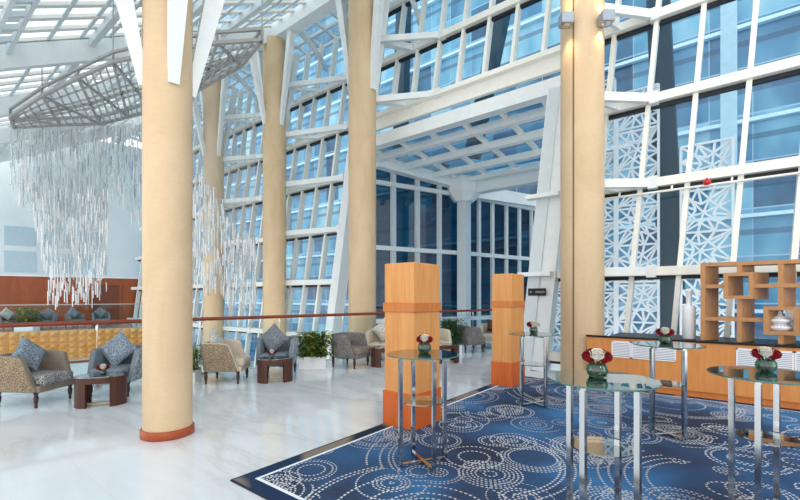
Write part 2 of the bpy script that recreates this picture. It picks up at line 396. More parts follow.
# ------------------------------------------------------------------ leaning curtain wall
MS = .785; S0 = -.08
LEAN = Vector((.07, .10, 1)).normalized()
LEVELS = [-3.2, -1.45, .32, 2.12, 3.87, 5.6, 7.36, 9.1]
def curtain(name, s0, s1, z0, z1, levels, glassmat='glass'):
    r = root(name, W((s0+s1)/2, z0), kind='structure')
    k0 = math.ceil((s0-S0)/MS); first = None
    for k in range(k0, int(math.floor((s1-S0)/MS))+1):
        s = S0 + k*MS
        if first is None:
            first = one(lambda b: b.beam(W(s, z0), W(s, z1), .085, .19, up=(0, 1, 0)), 'mullion', 'cream', r, True); sf = s
        else:
            c = first.copy(); COL.objects.link(c); c.parent = r; c.location = (s-sf, 0, 0)
    for z in levels:
        def f(b):
            b.beam(W(s0, z, -.05), W(s1, z, -.05), .26, .17)
            b.beam(W(s0, z-.125, .02), W(s1, z-.125, .02), .10, .07, mi=1)
        one(f, 'transom', ['cream', 'gasket'], r, True)
    one(lambda b: b.add([W(s0, z0, .03), W(s1, z0, .03), W(s1, z1, .03), W(s0, z1, .03)], [(0,1,2,3)]), 'glass_pane', glassmat, r, True)
    return r
curtain('window_1', -27.5, -10.15, -4.5, 11.0, LEVELS)
curtain('window_2', -3.09, 4.2, 0, 13.0, LEVELS[2:]+[10.9, 12.7])
w3 = curtain('window_3', -10.15, -3.09, 7.36, 13.0, [7.36, 9.1, 10.9, 12.7])
# lintel over the opening: fascia, dark slot, lower beam
def lint(b):
    b.beam(W(-10.2, 7.14, -.02), W(-3.1, 7.14, -.02), .12, .42)
    b.beam(W(-10.2, 7.30, -.12), W(-3.1, 7.30, -.12), .30, .07)
tag(one(lint, 'trim_3', 'cream'), kind='structure')
tag(one(lambda b: b.beam(W(-10.2, 6.56, .05), W(-3.1, 6.56, .05), .3, .36), 'trim_4', 'white'), kind='structure')
# jambs of the opening
t = root('leaning_pillar', W(-3.42, 0), 0, 'white boxed leaning pillar carrying the small black sign', 'pillar')
one(lambda b: b.beam(W(-3.40, 0, -.1), W(-3.40, 6.38, -.1), .60, .34, up=(0,1,0)), 'pillar_casing', 'white', t, True)
one(lambda b: b.beam(W(-3.54, 0, -.29), W(-3.54, 6.38, -.29), .26, .05, up=(0,1,0)), 'cover_plate', 'whitegrey', t, True)
for z in (2.12, 3.87):
    one(lambda b: b.span(W(-3.86, z-.04, -.5), W(-3.14, z+.05, -.3)), 'flange', 'white', t, True)
t = root('leaning_jamb', W(-10.3, -4.5), 0, 'white leaning jamb post where the glazed wall meets the dark facade', 'post')
one(lambda b: b.beam(W(-10.15, -4.5), W(-10.15, 7.3), .34, .42, up=(0,1,0)), 'post_casing', 'white', t, True)

# thin pipe below the transom, with its red alarm bell
t = root('sprinkler_pipe', W(-1, 3.55, -.3), 0, 'thin white pipe running just beneath the transom of the lattice windows', 'pipe')
one(lambda b: b.cyl(W(-2.3, 3.66, -.2), W(3.5, 3.66, -.2), .022, n=8), 'pipe_run', 'cream', t, True)
for i in range(7):
    s = -2.0+i*.9; one(lambda b: b.beam(W(s, 3.65, -.2), W(s, 3.76, -.13), .03, .03), 'pipe_hanger', 'cream', t, True)
p = yp(707, 182, W(0, 3.55, -.2).y)
t = root('alarm_bell', p, 0, 'small round red alarm bell under the white pipe', 'alarm bell')
one(lambda b: b.lathe([(0, -.06), (.05, -.05), (.065, -.01), (.06, .02), (0, .025)], n=14), 'bell_dome', 'red', t)
one(lambda b: b.cyl((0, 0, .02), (0, 0, .075), .018, n=8), 'bell_stem', 'red', t)

# ------------------------------------------------------------------ glass roof
rf = root('ceiling', (-12, 4, 7), kind='structure')
xa, xb, ya, yb = -28.0, -3.6, -1.2, ROW_Y
for x in (-25.2, -21.0, -16.8, -12.55, -8.35, -4.0):
    one(lambda b: b.beam(roof(x, ya, -.28), roof(x, yb, -.28), .22, .46), 'rafter', 'white', rf, True)
first = None; n = int((xb-xa)/.62)
for i in range(n+1):
    x = xa + i*.62
    if first is None: first = one(lambda b: b.beam(roof(x, ya, .06), roof(x, yb, .06), .15, .07), 'glazing_bar', 'cream', rf, True)
    else:
        c = first.copy(); COL.objects.link(c); c.parent = rf; c.location = (x-xa, 0, 0)
for j, y in enumerate([ya + .62*k for k in range(17)]):
    one(lambda b: b.beam(roof(xa, y, .05), roof(xb, y, .05), .07, .06), 'cross_bar', 'whitegrey', rf, True)
for y in (1.66,):
    def ladder(b):
        for dy in (-.16, .16): b.beam(roof(xa, y+dy, -.16), roof(xb, y+dy, -.16), .07, .16)
        for i in range(40): b.beam(roof(xa+i*.62, y-.18, -.12), roof(xa+i*.62, y+.18, -.12), .1, .1)
    one(ladder, 'ladder_purlin', 'whitegrey', rf, True)
for y in (3.35, 5.05, 6.75):
    one(lambda b: b.beam(roof(xa, y, -.12), roof(xb, y, -.12), .12, .2), 'purlin', 'whitegrey', rf, True)
one(lambda b: b.add([roof(xa, ya, .13), roof(xb, ya, .13), roof(xb, yb, .13), roof(xa, yb, .13)], [(0,1,2,3)]), 'roof_glass', 'roofglass', rf, True)
one(lambda b: b.beam((xa, ROW_Y, 10.85), (xb+2.5, ROW_Y, 10.85), .42, .5), 'ring_beam', 'white', rf, True)
def back(x, y): return Vector((x, y, 11.25-.12*(y-ROW_Y)))
for i in range(30):
    x = xa + i*.8
    one(lambda b: b.beam(back(x, ROW_Y), back(x, 10.55), .07, .14), 'strip_bar', 'whitegrey', rf, True)
for y in (9.3, 9.9, 10.5): one(lambda b: b.beam(back(xa, y), back(xb, y), .08, .12), 'strip_purlin', 'whitegrey', rf, True)
one(lambda b: b.add([back(xa, ROW_Y), back(xb, ROW_Y), back(xb, 10.6), back(xa, 10.6)], [(0,1,2,3)]), 'strip_glass', 'roofglass', rf, True)
for x in (-21.0, -16.8, -12.55, -8.35):                                  # curved ties behind the ring beam
    def tie(b):
        pts = [Vector((x+.9+.25*math.sin(k*.5), ROW_Y+.2+1.4*k/6, 10.9-.9*math.sin(k/6*1.5))) for k in range(7)]
        for q0, q1 in zip(pts[:-1], pts[1:]): b.beam(q0, q1, .09, .16)
    one(tie, 'curved_tie', 'whitegrey', rf, True)

# ------------------------------------------------------------------ dark glass facade beyond the opening
fb = Vector((-8.5, 14.9, 0))
dL = Vector((math.sin(R(22)), math.cos(R(22)), 0)); dR = Vector((math.sin(R(16)), math.cos(R(16)), 0))
def hit(u, d):
    r = (u-400)/F_PX; rx, ry = CS*r-SN, SN*r+CS
    # fb + t*d = k*(rx, ry)
    det = d.x*(-ry) - d.y*(-rx); t_ = (fb.x*ry - fb.y*rx)/det
    return t_
fz = lambda p, v: EYE + (HOR-v)/F_PX*(-SN*p.x + CS*p.y)
w4 = root('window_4', fb, kind='structure')
tL = hit(374, dL); tR = hit(545, dR)
PL = fb+dL*tL; PR = fb+dR*tR
for u in (393, 417, 439): 
    q = fb+dL*hit(u, dL); one(lambda b: b.beam(q+Vector((0,0,-4.5)), q+Vector((0,0,6.9)), .13, .22, up=(0,1,0)), 'mullion', 'whitegrey', w4, True)
for u in (478.5, 492, 506, 519, 531):
    q = fb+dR*hit(u, dR); one(lambda b: b.beam(q+Vector((0,0,-4.5)), q+Vector((0,0,5.85)), .13, .22, up=(0,1,0)), 'mullion', 'whitegrey', w4, True)
for z in (-1.0, .75, 3.4, 5.75):
    one(lambda b: (b.beam(PL+Vector((0,0,z)), fb+Vector((0,0,z)), .26, .16), b.beam(fb+Vector((0,0,z)), PR+Vector((0,0,z)), .26, .16)), 'transom', 'whitegrey', w4, True)
one(lambda b: b.add([PL+Vector((0,0,-4.5)), fb+Vector((0,0,-4.5)), fb+Vector((0,0,6.9)), PL+Vector((0,0,6.9))], [(0,1,2,3)]), 'glass_pane', 'dglass', w4, True)
one(lambda b: b.add([fb+Vector((0,0,-4.5)), PR+Vector((0,0,-4.5)), PR+Vector((0,0,6.0)), fb+Vector((0,0,6.0))], [(0,1,2,3)]), 'glass_pane', 'dglass', w4, True)

cp = root('glass_canopy', (-6.5, 12.5, 6.4), 0, 'glazed canopy of white beams on a white post, beyond the opening', 'canopy')
t = cp
pc = fb+Vector((.2, -.25, 0))
one(lambda b: b.span((pc.x-.2, pc.y-.2, -4.5), (pc.x+.2, pc.y+.2, 5.5)), 'post_shaft', 'whitegrey', t, True)
def cap(b):
    oc = [(pc.x+q*math.cos(R(22.5+45*i)), pc.y+q*math.sin(R(22.5+45*i))) for q in (.72,) for i in range(8)]
    oc2 = [(pc.x+.4*math.cos(R(22.5+45*i)), pc.y+.4*math.sin(R(22.5+45*i))) for i in range(8)]
    b.prism(oc, 5.75, 6.75)
    vs = [(x, y, 5.42) for x, y in oc2]+[(x, y, 5.75) for x, y in oc]
    b.add(vs, [(i, (i+1) % 8, 8+(i+1) % 8, 8+i) for i in range(8)]+[tuple(range(8))[::-1]])
one(cap, 'post_capital', 'white', t, True)

# ------------------------------------------------------------------ canopy over the opening
def cz(y): return 6.62-.10*(y-10)
one(lambda b: b.beam(PL+Vector((.25, -.1, 6.55)), fb+Vector((.1, -.3, 6.25)), .34, .66), 'eave_beam', 'white', cp, True)
one(lambda b: b.beam((-8.6, 14.75, 6.02), (-4.9, 14.75, 6.02), .4, .62), 'eave_beam', 'white', cp, True)
one(lambda b: b.beam(fb+Vector((.3, -.1, 5.88)), PR+Vector((.2, 0, 6.12)), .3, .5), 'eave_beam', 'white', cp, True)
for y, h in ((10.9, .22), (12.0, .22), (13.2, .2), (14.2, .16)):
    x0 = -9.9+(y-10.35)*.4
    one(lambda b: b.beam((x0, y, cz(y)-.06), (-.335*y, y, cz(y)-.06), .2, h), 'purlin', 'white', cp, True)
for i in range(6):
    x = -9.4+i*1.15; ye = min(14.7, -x/.335)
    one(lambda b: b.beam((x, 10.2, cz(10.2)+.04), (x, ye, cz(ye)+.04), .14, .1), 'rafter', 'cream', cp, True)
one(lambda b: b.add([(-9.9, 10.1, cz(10.1)+.1), (-3.4, 10.1, cz(10.1)+.1), (-4.95, 14.9, cz(14.9)+.1), (-8.5, 14.9, cz(14.9)+.1)], [(0,1,2,3)]), 'roof_glass', 'cglass', cp, True)

# ------------------------------------------------------------------ outside: tower, lattice screens, pillars
tw = root('glass_tower', (-10, 24, -5), 0, 'tall blue glass office tower standing outside the leaning windows', 'building')
one(lambda b: b.box((0, 3, 21), (110, 6, 46)), 'tower_facade', 'tower', tw)
for z in [2.0+4.2*k for k in range(9)]:
    one(lambda b: b.box((0, -.12, z+4), (110, .25, .16)), 'floor_band', 'paleblue', tw)

def screen(name, x0, x1, z0, z1, y, label, seed):
    rg = random.Random(seed)
    r = root(name, ((x0+x1)/2, y, z0), 0, label, 'lattice screen', 'white lattice screens beyond the glass')
    nx = max(1, round((x1-x0)/1.0)); nz = round((z1-z0)/1.05); tw_, th_ = (x1-x0)/nx, (z1-z0)/nz
    def lat(b):
        for i in range(nx):
            for j in range(nz):
                cx, cz_ = x0+(i+.5)*tw_, z0+(j+.5)*th_
                cx += rg.uniform(-.12, .12); cz_ += rg.uniform(-.12, .12)
                bx0, bx1, bz0, bz1 = x0+i*tw_, x0+(i+1)*tw_, z0+j*th_, z0+(j+1)*th_
                edge = [(bx0+tw_*k/3, bz0) for k in range(3)]+[(bx1, bz0+th_*k/3) for k in range(3)]+[(bx1-tw_*k/3, bz1) for k in range(3)]+[(bx0, bz1-th_*k/3) for k in range(3)]
                mid = []
                for k, (ex, ez) in enumerate(edge):
                    q = .52 if k % 2 else .34
                    mid.append((cx+(ex-cx)*q, cz_+(ez-cz_)*q))
                nb = [0]
                def bar(q0, q1, w):
                    o = y + .0021*(nb[0] % 23); nb[0] += 1
                    b.beam((q0[0], o, q0[1]), (q1[0], o, q1[1]), w, .05, up=(0,1,0))
                for k in range(12):
                    m2 = mid[(k+1) % 12]
                    bar(mid[k], edge[k], .055); bar(mid[k], m2, .05)
                    if k % 2: bar((cx, cz_), mid[k], .048)
                    else: bar(m2, edge[k], .048)
                    if k % 2 == 0: bar(mid[k-1], edge[k], .048)
    one(lat, 'lattice', 'porcelain', r, True)
    def fr(b):
        for i in range(nx+1):
            for o in ((-.06, .06) if 0 < i < nx else (0,)): b.beam((x0+i*tw_+o, y-.03, z0), (x0+i*tw_+o, y-.03, z1), .06, .08, up=(0,1,0))
        for j in range(nz+1):
            for o in ((-.05, .05) if j % 2 else (0,)): b.beam((x0, y-.03, z0+j*th_+o), (x1, y-.03, z0+j*th_+o), .06, .05)
    one(fr, 'screen_frame', 'porcelain', r, True)
screen('lattice_screen', -4.25, -2.5, -1.2, 7.75, 13.0, 'white star lattice screen beyond the glass beside the beige wall lamp column', 1)
screen('lattice_screen', -2.44, -1.45, -1.2, 7.3, 13.0, 'narrow white star lattice screen outside, just beside the dark teal pillar', 2)
screen('lattice_screen', -.95, .10, -1.2, 5.5, 13.0, 'white star lattice screen beyond the glass behind the tall bottle vase, shorter than the others', 3)
def pil(name, a, b_, w0, w1, m, label):
    r = root(name, a, 0, label, 'pillar'); one(lambda b: b.beam(a, b_, w0, .4, up=(0,1,0), w2=w1, h2=.4), 'cladding', m, r, True); return r
pil('outer_pillar', Vector((-1.05, 13.5, -2)), Vector((-1.75, 13.5, 16)), .62, .5, 'darkteal', 'dark teal slanted pillar outside between the lattice screens')
pil('outer_pillar', Vector((.02, 13.8, 4.8)), Vector((.02, 13.8, 18)), .34, .34, 'paleblue', 'pale blue upright strip pillar outside above the shelf unit')
pil('outer_pillar', yp(487, 70, 13.5)+Vector((-.6, 0, -3)), yp(506, 8, 13.5)+Vector((.6, 0, 3)), .5, .5, 'darkteal', 'dark teal slanted pillar outside above the opening')
pil('outer_pillar', yp(404, 110, 13.5)+Vector((-.2, 0, -2)), yp(404, 10, 13.5)+Vector((.1, 0, 4)), .5, .5, 'darkteal', 'dark teal pillar outside close by the braced beige column')

# ------------------------------------------------------------------ beige columns
def column(x, y, r, z0, z1, label, jz, struts, arms, skirt=False, seam=None):
    c = root('column', (x, y, z0), 0, label, 'column', None)
    one(lambda b: b.lathe([(r, 0), (r, z1-z0)], n=48), 'shaft', 'column', c)
    if seam is not None:
        for a in seam:
            a = R(a); px, py = (r+.001)*math.cos(a), (r+.001)*math.sin(a)
            one(lambda b: b.box((px, py, (z1-z0)/2), (.012, .02, z1-z0-.02), a), 'seam', 'seam', c)
    if skirt: one(lambda b: b.lathe([(r+.012, 0), (r+.022, .005), (r+.022, .085), (r+.012, .10), (r+.002, .10)], n=48), 'skirting', 'skirt', c)
    for (dx, dy, zt, w0, w1) in struts:
        d = Vector((dx, dy, 0)).normalized()
        one(lambda b: b.beam(Vector((0, 0, jz-z0))+d*(r-.02), Vector((dx, dy, zt-z0)), w0, w0, up=(0, 0, 1) if 0 else (d.y, -d.x, 0), w2=w1, h2=w1), 'strut', 'white', c)
    for (z, dx, second) in arms:
        tip = Vector((x+dx, 9.25+.1*z-.12, z)); sgn = 1 if dx > 0 else -1
        def arm(b):
            b.beam((sgn*r*.7, r*.7, z-z0), tip-Vector((x, y, z0)), .10, .17)
            if second:
                t2 = Vector((x+dx*.42, 9.25+.1*z-.12, z-.02)); b.beam((sgn*r*.5, r*.85, z-z0-.05), t2-Vector((x, y, z0)), .07, .1)
            b.box(tip-Vector((x, y, z0)), (.16, .2, .24))
        one(arm, 'wall_arm', 'white', c)
    return c
zr = lambda y: ROOF_Z+ROOF_K*(y-ROW_Y)-.1
def st4(d, zt, w0=.12, w1=.2): return [(d, 0, zt, w0, w1), (-d, 0, zt, w0, w1), (0, d, zt, w0, w1), (0, -d, zt-.55, w0, w1)]
A = [(2.12, 2.4, 1), (3.87, 2.4, 1), (5.6, 2.4, 1), (7.36, 2.4, 1), (9.1, 2.4, 1)]
def armset(dx, zs, second=True): return [(z, dx, second) for z in zs]
c0 = column(-16.8, ROW_Y, .4, -4.5, 10.6, 'beige round column farthest along the row, behind the hanging glass rods', 7.4, st4(.95, 10.6), armset(2.1, LEVELS[1:])+armset(-1.4, LEVELS[3:]))
c2 = column(-12.55, ROW_Y, .4, -4.5, 10.6, 'beige round column under the roof beam end, behind the armchair with the slate diamond cushion', 7.6, st4(.95, 10.6), armset(2.5, LEVELS[1:])+armset(-1.1, LEVELS[3:]))
c3 = column(-8.3, ROW_Y, .4, -4.5, 13, 'tall beige column at the edge of the opening, just behind the first wood pylon', 7.5, [(.75, 0, 10.9, .16, .24), (-.95, 0, 10.9, .16, .24), (.45, .7, 11.2, .12, .2)], armset(1.9, LEVELS[6:])+armset(.9, LEVELS[6:], False), seam=[205])
c4 = column(-2.26, 8.67, .4, 0, 13, 'beige column carrying two grey wall lamps at the end of the wood counter', 9, [], armset(1.1, LEVELS[3:]), seam=[263, 262])
p1 = gp(168, 440.5, 0); q = Vector((p1.x, p1.y, 0)).normalized()
p1 = p1+q*.26; tn = Vector((q.y, -q.x, 0))
def rt(a, b_): v = q*a+tn*b_; return (v.x, v.y)
c1 = column(p1.x, p1.y, .262, 0, 8.2, 'closest beige column standing alone on white marble with cherry skirting', 4.05,
    [rt(.0, -.78)+(6.7, .10, .32), rt(-.75, .16)+(6.3, .11, .26), rt(.1, .82)+(6.9, .10, .34), rt(.85, -.1)+(7.2, .09, .24)], [], True, seam=[178])
# ================================================================== furniture and objects
# ------------------------------------------------------------------ carpet
CX0, CY0, CX1, CY1 = -3.44, 1.94, 5.0, 8.19
cr = root('carpet', (CX0, CY0, 0), 0, 'large blue carpet with white dashed swirls under the cocktail tables', 'carpet')
one(lambda b: b.span((CX0+.185, CY0+.185, .001), (CX1, CY1-.18, .012)), 'pile', 'carpet', cr, True)
def strip(w0, w1, m, nm):
    def f(b):
        b.span((CX0+w0, CY0+w0, .001), (CX0+w1, CY1-w0, .011)); b.span((CX0+w1, CY0+w0, .001), (CX1, CY0+w1, .011)); b.span((CX0+w1, CY1-w1, .001), (CX1, CY1-w0, .011))
    one(f, nm, m, cr, True)
strip(0, .02, 'borderdark', 'edge'); strip(.02, .15, 'border', 'border_band'); strip(.15, .185, 'borderwhite', 'border_line')

# ------------------------------------------------------------------ balustrade at the edge of the void
bl = root('balustrade', (rail_x(4), 4, 0), 0, 'glass balustrade with red wood handrail along the marble floor edge', 'railing')
RZ = 1.16
one(lambda b: b.cyl((rail_x(-3), -3, RZ), (rail_x(18), 18, RZ), .038, n=14), 'handrail', 'railwood', bl, True)
ys = [-2.6+1.7*k for k in range(13)]
for y0 in ys[:-1]:
    one(lambda b: b.beam((rail_x(y0+.03), y0+.03, .54), (rail_x(y0+1.66), y0+1.66, .54), .014, 1.04), 'glass_panel', 'railglass', bl, True)
for y0 in ys:
    def post(b):
        b.cyl((rail_x(y0), y0, 0), (rail_x(y0), y0, RZ-.03), .011, n=8); b.cyl((rail_x(y0), y0, 1.02), (rail_x(y0), y0, 1.1), .03, n=10); b.box((rail_x(y0), y0, .03), (.08, .12, .05))
    one(post, 'rail_post', 'chrome', bl, True)
fr = root('balustrade', T(0, .15, 0), 0, 'slim glass balustrade on the far terrace above the gold studs', 'railing')
one(lambda b: b.beam(T(-8, .15, 1.25), T(5.8, .15, 1.25), .05, .05), 'handrail', 'steel', fr, True)
one(lambda b: b.beam(T(-8, .15, .62), T(5.8, .15, .62), .015, 1.2), 'glass_panel', 'railglass', fr, True)

# ------------------------------------------------------------------ wood pylons
def pylon(x, y, w, d, h, label):
    r = root('wood_pylon', (x, y, .012), 0, label, 'pylon', 'tall wood pylons on the carpet edge')
    bev(one(lambda b: b.box((0, 0, h/2), (w-.03, d-.03, h)), 'body', 'oak', r), .008)
    bev(one(lambda b: b.box((0, 0, h*.729), (w+.004, d+.004, .115)), 'band', 'oakband', r), .006)
    bev(one(lambda b: b.box((0, 0, .215), (w+.005, d+.005, .43)), 'plinth', 'oakplinth', r), .006)
    return r
pylon(-3.19, 4.30, .49, .60, 2.03, 'taller looking honey wood pylon close behind the cocktail table with four slim legs')
pylon(-3.215, 7.33, .41, .60, 2.03, 'honey wood pylon farther along the carpet edge, in front of the white leaning pillar')

# ------------------------------------------------------------------ cocktail tables and flower bowls
def cocktail(p, phi, label, rad=.36, sp=.245, h=1.06):
    r = root('cocktail_table', (p.x, p.y, .012), TH+R(phi), label, 'table', 'high glass cocktail tables')
    bev(one(lambda b: b.lathe([(rad, h-.012), (rad, h)], n=64), 'table_top', ['tableglass'], r), .003, 1)
    e = one(lambda b: b.lathe([(rad+.001, h-.011), (rad+.003, h-.006), (rad+.001, h-.001)], n=64), 'glass_edge', 'edgeglass', r)
    one(lambda b: b.lathe([(sp*.86, .60), (sp*.86, .61)], n=40), 'glass_shelf', 'tableglass', r)
    for k in range(4):
        a = R(90*k); q = Vector((sp*math.cos(a), sp*math.sin(a), 0))
        one(lambda b: b.beam(q, q+Vector((0, 0, h-.045)), .034, .034, up=(math.cos(a), math.sin(a), 0)), 'leg', 'chrome', r)
    for k in range(2):
        a = R(90*k); q = Vector((sp*math.cos(a), sp*math.sin(a), 0)); dz = .002*k
        one(lambda b: b.beam(-q+Vector((0,0,h-.03-dz)), q+Vector((0,0,h-.03-dz)), .034, .032), 'top_bar', 'chrome', r)
        one(lambda b: b.beam(-q+Vector((0,0,.017+dz)), q+Vector((0,0,.017+dz)), .034, .03), 'base_bar', 'chrome', r)
    return r
def rose(mb, c, rad, tilt):
    c = Vector(c); t = Matrix.Rotation(tilt[0], 3, 'X') @ Matrix.Rotation(tilt[1], 3, 'Y')
    for ring, (rr, n, op, hh) in enumerate(((.3, 3, .05, 1.05), (.55, 4, .10, 1.0), (.8, 5, .16, .86), (1.0, 6, .30, .6))):
        for i in range(n):
            a0 = 2*math.pi*(i+.37*ring)/n; da = 2*math.pi/n*.72
            vs = []
            for lv, (q, z) in enumerate(((.25*rr, -.8), (rr*1.0, -.2), (rr*(1+.18*op), hh), (rr*(1.02+.4*op), hh-.16*op))):
                for k in range(4):
                    a = a0 + da*(k/3-.5)*(1, 1.25, 1.1, .8)[lv]
                    vs.append(c + t @ Vector((rad*q*math.cos(a), rad*q*math.sin(a), rad*z)))
            mb.add(vs, [(l*4+k, l*4+k+1, l*4+k+5, l*4+k+4) for l in range(3) for k in range(3)], 0, True)
def flowers(p, label, rad=.068, cols='RWR', rz=0.0, seed=0, rr=None):
    rg = random.Random(seed); rr = rr or rad*.55
    r = root('flower_bowl', p, math.atan2(-p.x, p.y)+rz*.3, label, 'flowers', 'rose bowls on the tables')
    hb = rad*1.35
    one(lambda b: b.lathe([(rad*.6, 0), (rad*.9, hb*.2), (rad, hb*.5), (rad*.9, hb*.8), (rad*.74, hb), (rad*.70, hb), (rad*.85, hb*.8), (rad*.94, hb*.5), (rad*.82, hb*.2), (rad*.4, hb*.07)], n=24), 'glass_bowl', 'bowlglass', r)
    def lv(b):
        for i in range(60):
            a = rg.uniform(0, 6.28); q = rg.uniform(.1, .85)*rad
            b.leaf((q*math.cos(a)*.5, q*math.sin(a)*.5, hb*rg.uniform(.1, .7)), (math.cos(a), math.sin(a), rg.uniform(-.2, .7)), rad*.62, rad*.5)
        for i in range(5):
            a = i*1.3; b.cyl((0, 0, hb*.1), (rr*.7*math.cos(a), rr*.7*math.sin(a), hb*1.1), .003, n=5)
    one(lv, 'stems_and_leaves', 'leafdark', r)
    n = len(cols)
    offs = [(-1.1, .1, .1), (.0, -.7, .55), (1.1, .1, .1), (.5, .85, .35), (-.55, .8, .4), (.8, .8, .1)]
    for i, ch in enumerate(cols):
        o = offs[i]
        f = one(lambda b: rose(b, (o[0]*rr, o[1]*rr, hb+rr*.75+o[2]*rr), rr*1.02, (-.25*o[1]*.4+.05, .16*o[0])), 'rose', 'rosered' if ch == 'R' else 'rosewhite', r)
        f['label'] = 'dark red rose' if ch == 'R' else 'creamy white rose'
        one(lambda b: b.cyl((o[0]*rr*.35, o[1]*rr*.35, hb*.35), (o[0]*rr, o[1]*rr, hb+rr*.3+o[2]*rr), .004, n=6), 'stem', 'leafdark', r)
    return r
TT = 1.06+.0125
tabs = {'a': (gp(423, 353.6, TT), 22, .345, .235), 'b': (gp(601.5, 378.5, TT), 37, .342, .23), 'c': (gp(768, 374, TT), 35, .35, .21), 'd': (gp(668, 344.2, TT), 12, .36, .22), 'e': (gp(533.5, 333.6, TT), 27, .36, .24)}
tl = {'a': 'glass cocktail table with four slim chrome legs standing before the closest wood pylon',
      'b': 'biggest looking glass cocktail table, its round top overlapping the beige lamp column',
      'c': 'glass cocktail table cut off by the frame edge, beneath the shelf unit',
      'd': 'glass cocktail table standing close against the wood counter, between the two white grilles',
      'e': 'most distant glass cocktail table beside the farther wood pylon'}
for k, (p, phi, rad_, sp_) in tabs.items(): cocktail(p, phi, tl[k], rad_, sp_)
def on(u, v): return gp(u, v, TT)
flowers(on(424.5, 352.6), 'green glass bowl of red and white roses on the table before the closest pylon', .068, 'RWRWR', 0, 1)
flowers(on(597, 377.0), 'green glass bowl with one big white rose on the biggest looking cocktail table', .070, 'RWRRR', .2, 2, .044)
flowers(on(766, 371.5), 'green glass bowl of roses on the table cut off by the frame edge', .066, 'RWRRW', -.1, 3, .04)
flowers(on(665, 343.4), 'small bowl of roses on the table against the wood counter', .066, 'RWRRR', .1, 4, .044)
flowers(on(533.5, 333.2), 'small bowl with a red and a white rose on the most distant cocktail table', .064, 'RWW', .5, 5, .046)

# ------------------------------------------------------------------ wood counter under the lattice windows
YC = 8.22; CH = .905
wc = root('wood_counter', (0, YC, .0), 0, 'long honey wood counter with black top and white grilles under the windows', 'counter')
XL, XR = -2.06, 3.6
def cp_(b):
    b.span((XL, YC, .10), (XR, YC+.03, CH-.02)); b.span((-1.7, YC+.03, .10), (XR, YC+.9, CH-.03))
one(cp_, 'front_panel', 'panel', wc, True)
one(lambda b: b.span((XL+.02, YC+.02, .0), (XR, YC+.03, .10)), 'plinth', 'oakband', wc, True)
one(lambda b: (b.span((XL-.01, YC-.02, CH-.02), (XR, YC+.035, CH+.012)), b.span((-1.68, YC+.03, CH-.02), (XR, YC+1.0, CH+.012))), 'counter_top', 'black', wc, True)
def grille(x0, x1):
    z0, z1 = .545, .835
    g = one(lambda b: [b.span((x0, YC-.012, z0), (x1, YC, z0+.02)), b.span((x0, YC-.012, z1-.02), (x1, YC, z1)), b.span((x0, YC-.012, z0), (x0+.02, YC, z1)), b.span((x1-.02, YC-.012, z0), (x1, YC, z1)), b.span((x0, YC-.003, z0), (x1, YC, z1), 1)], 'grille', ['porcelain', 'lampgrey'], wc, True)
    g['label'] = 'white metal ventilation grille'
    for k in range(9): 
        z = z0+.035+k*.0275
        sl = one(lambda b: b.span((x0+.02, YC-.010, z), (x1-.02, YC-.003, z+.017)), 'slat', 'porcelain', None); sl.parent = g
        sl.location = wc.location*-1
grille(-1.64, -1.33); grille(-1.325, -1.0); grille(-.995, -.67)
grille(.10, .42); grille(.425, .75); grille(.755, 1.08)

# ------------------------------------------------------------------ open shelf unit on the counter
CT = CH+.012; YS = 8.35; DS = .34
su = root('shelf_unit', (.4, YS, CT), 0, 'open oak shelf unit of staggered boxes standing on the counter', 'shelf')
SK = .17/DS
def sbox(b, x0, x1, y0, y1, z0, z1):
    vs = [(x+(y-YS)*SK, y, z) for x in (x0, x1) for y in (y0, y1) for z in (z0, z1)]
    b.add(vs, [(0,1,3,2),(4,6,7,5),(0,4,5,1),(2,3,7,6),(0,2,6,4),(1,5,7,3)])
def bd(x0, x1, z0, z1, nm, m='shelf', y0=YS, d=DS):
    if nm == 'divider': y0, d = y0+.005, d-.01
    one(lambda b: sbox(b, x0, x1, y0, y0+d, z0, z1), nm, m, su, True)
fx = lambda u, v: (yp(u, v, YS).x, yp(u, v, YS).z)
xl = fx(700.5, 300)[0]; zt = fx(702, 263)[1]; th = .06
XE = 1.75
x_v1 = fx(739, 300)[0]; x_v2 = fx(780.5, 300)[0]
zA = fx(702, 286.5)[1]; zB = fx(702, 318.5)[1]
b1x0, b1x1 = fx(724.5, 285)[0], fx(754.5, 285)[0]; b1z0, b1z1 = fx(740, 299)[1], fx(740, 272.5)[1]
b2x0, b2x1 = fx(764.5, 320)[0], fx(800, 320)[0]; b2z0, b2z1 = fx(782, 335)[1], fx(782, 306.5)[1]
bd(xl, xl+th, CT, zt, 'side_panel'); bd(XE-th, XE, CT, zt, 'side_panel')
bd(xl+th, XE-th, zt-th, zt, 'top_board')
bd(xl+th, b1x0, zA-th/2, zA+th/2, 'shelf_board'); bd(b1x1, XE-th, zA-th/2, zA+th/2, 'shelf_board')
bd(xl+th, b2x0, zB-th/2, zB+th/2, 'shelf_board'); bd(b2x1, XE-th, zB-th/2, zB+th/2, 'shelf_board')
bd(x_v1-th/2, x_v1+th/2, CT, b1z0, 'divider'); bd(x_v1-th/2, x_v1+th/2, b1z1, zt-th, 'divider')
bd(x_v2-th/2, x_v2+th/2, b2z1, zt-th, 'divider'); bd(x_v2-th/2, x_v2+th/2, CT, b2z0, 'divider')
bd(1.35, 1.35+th, CT, zt-th, 'divider')
def boxf(x0, x1, z0, z1):
    def f(b):
        y0, y1 = YS-.03, YS+DS+.03
        sbox(b, x0, x1, y0, y1, z0, z0+.055); sbox(b, x0, x1, y0, y1, z1-.055, z1); sbox(b, x0, x0+.055, y0, y1, z0+.055, z1-.055); sbox(b, x1-.055, x1, y0, y1, z0+.055, z1-.055)
    one(f, 'shelf_box', 'shelf', su, True)
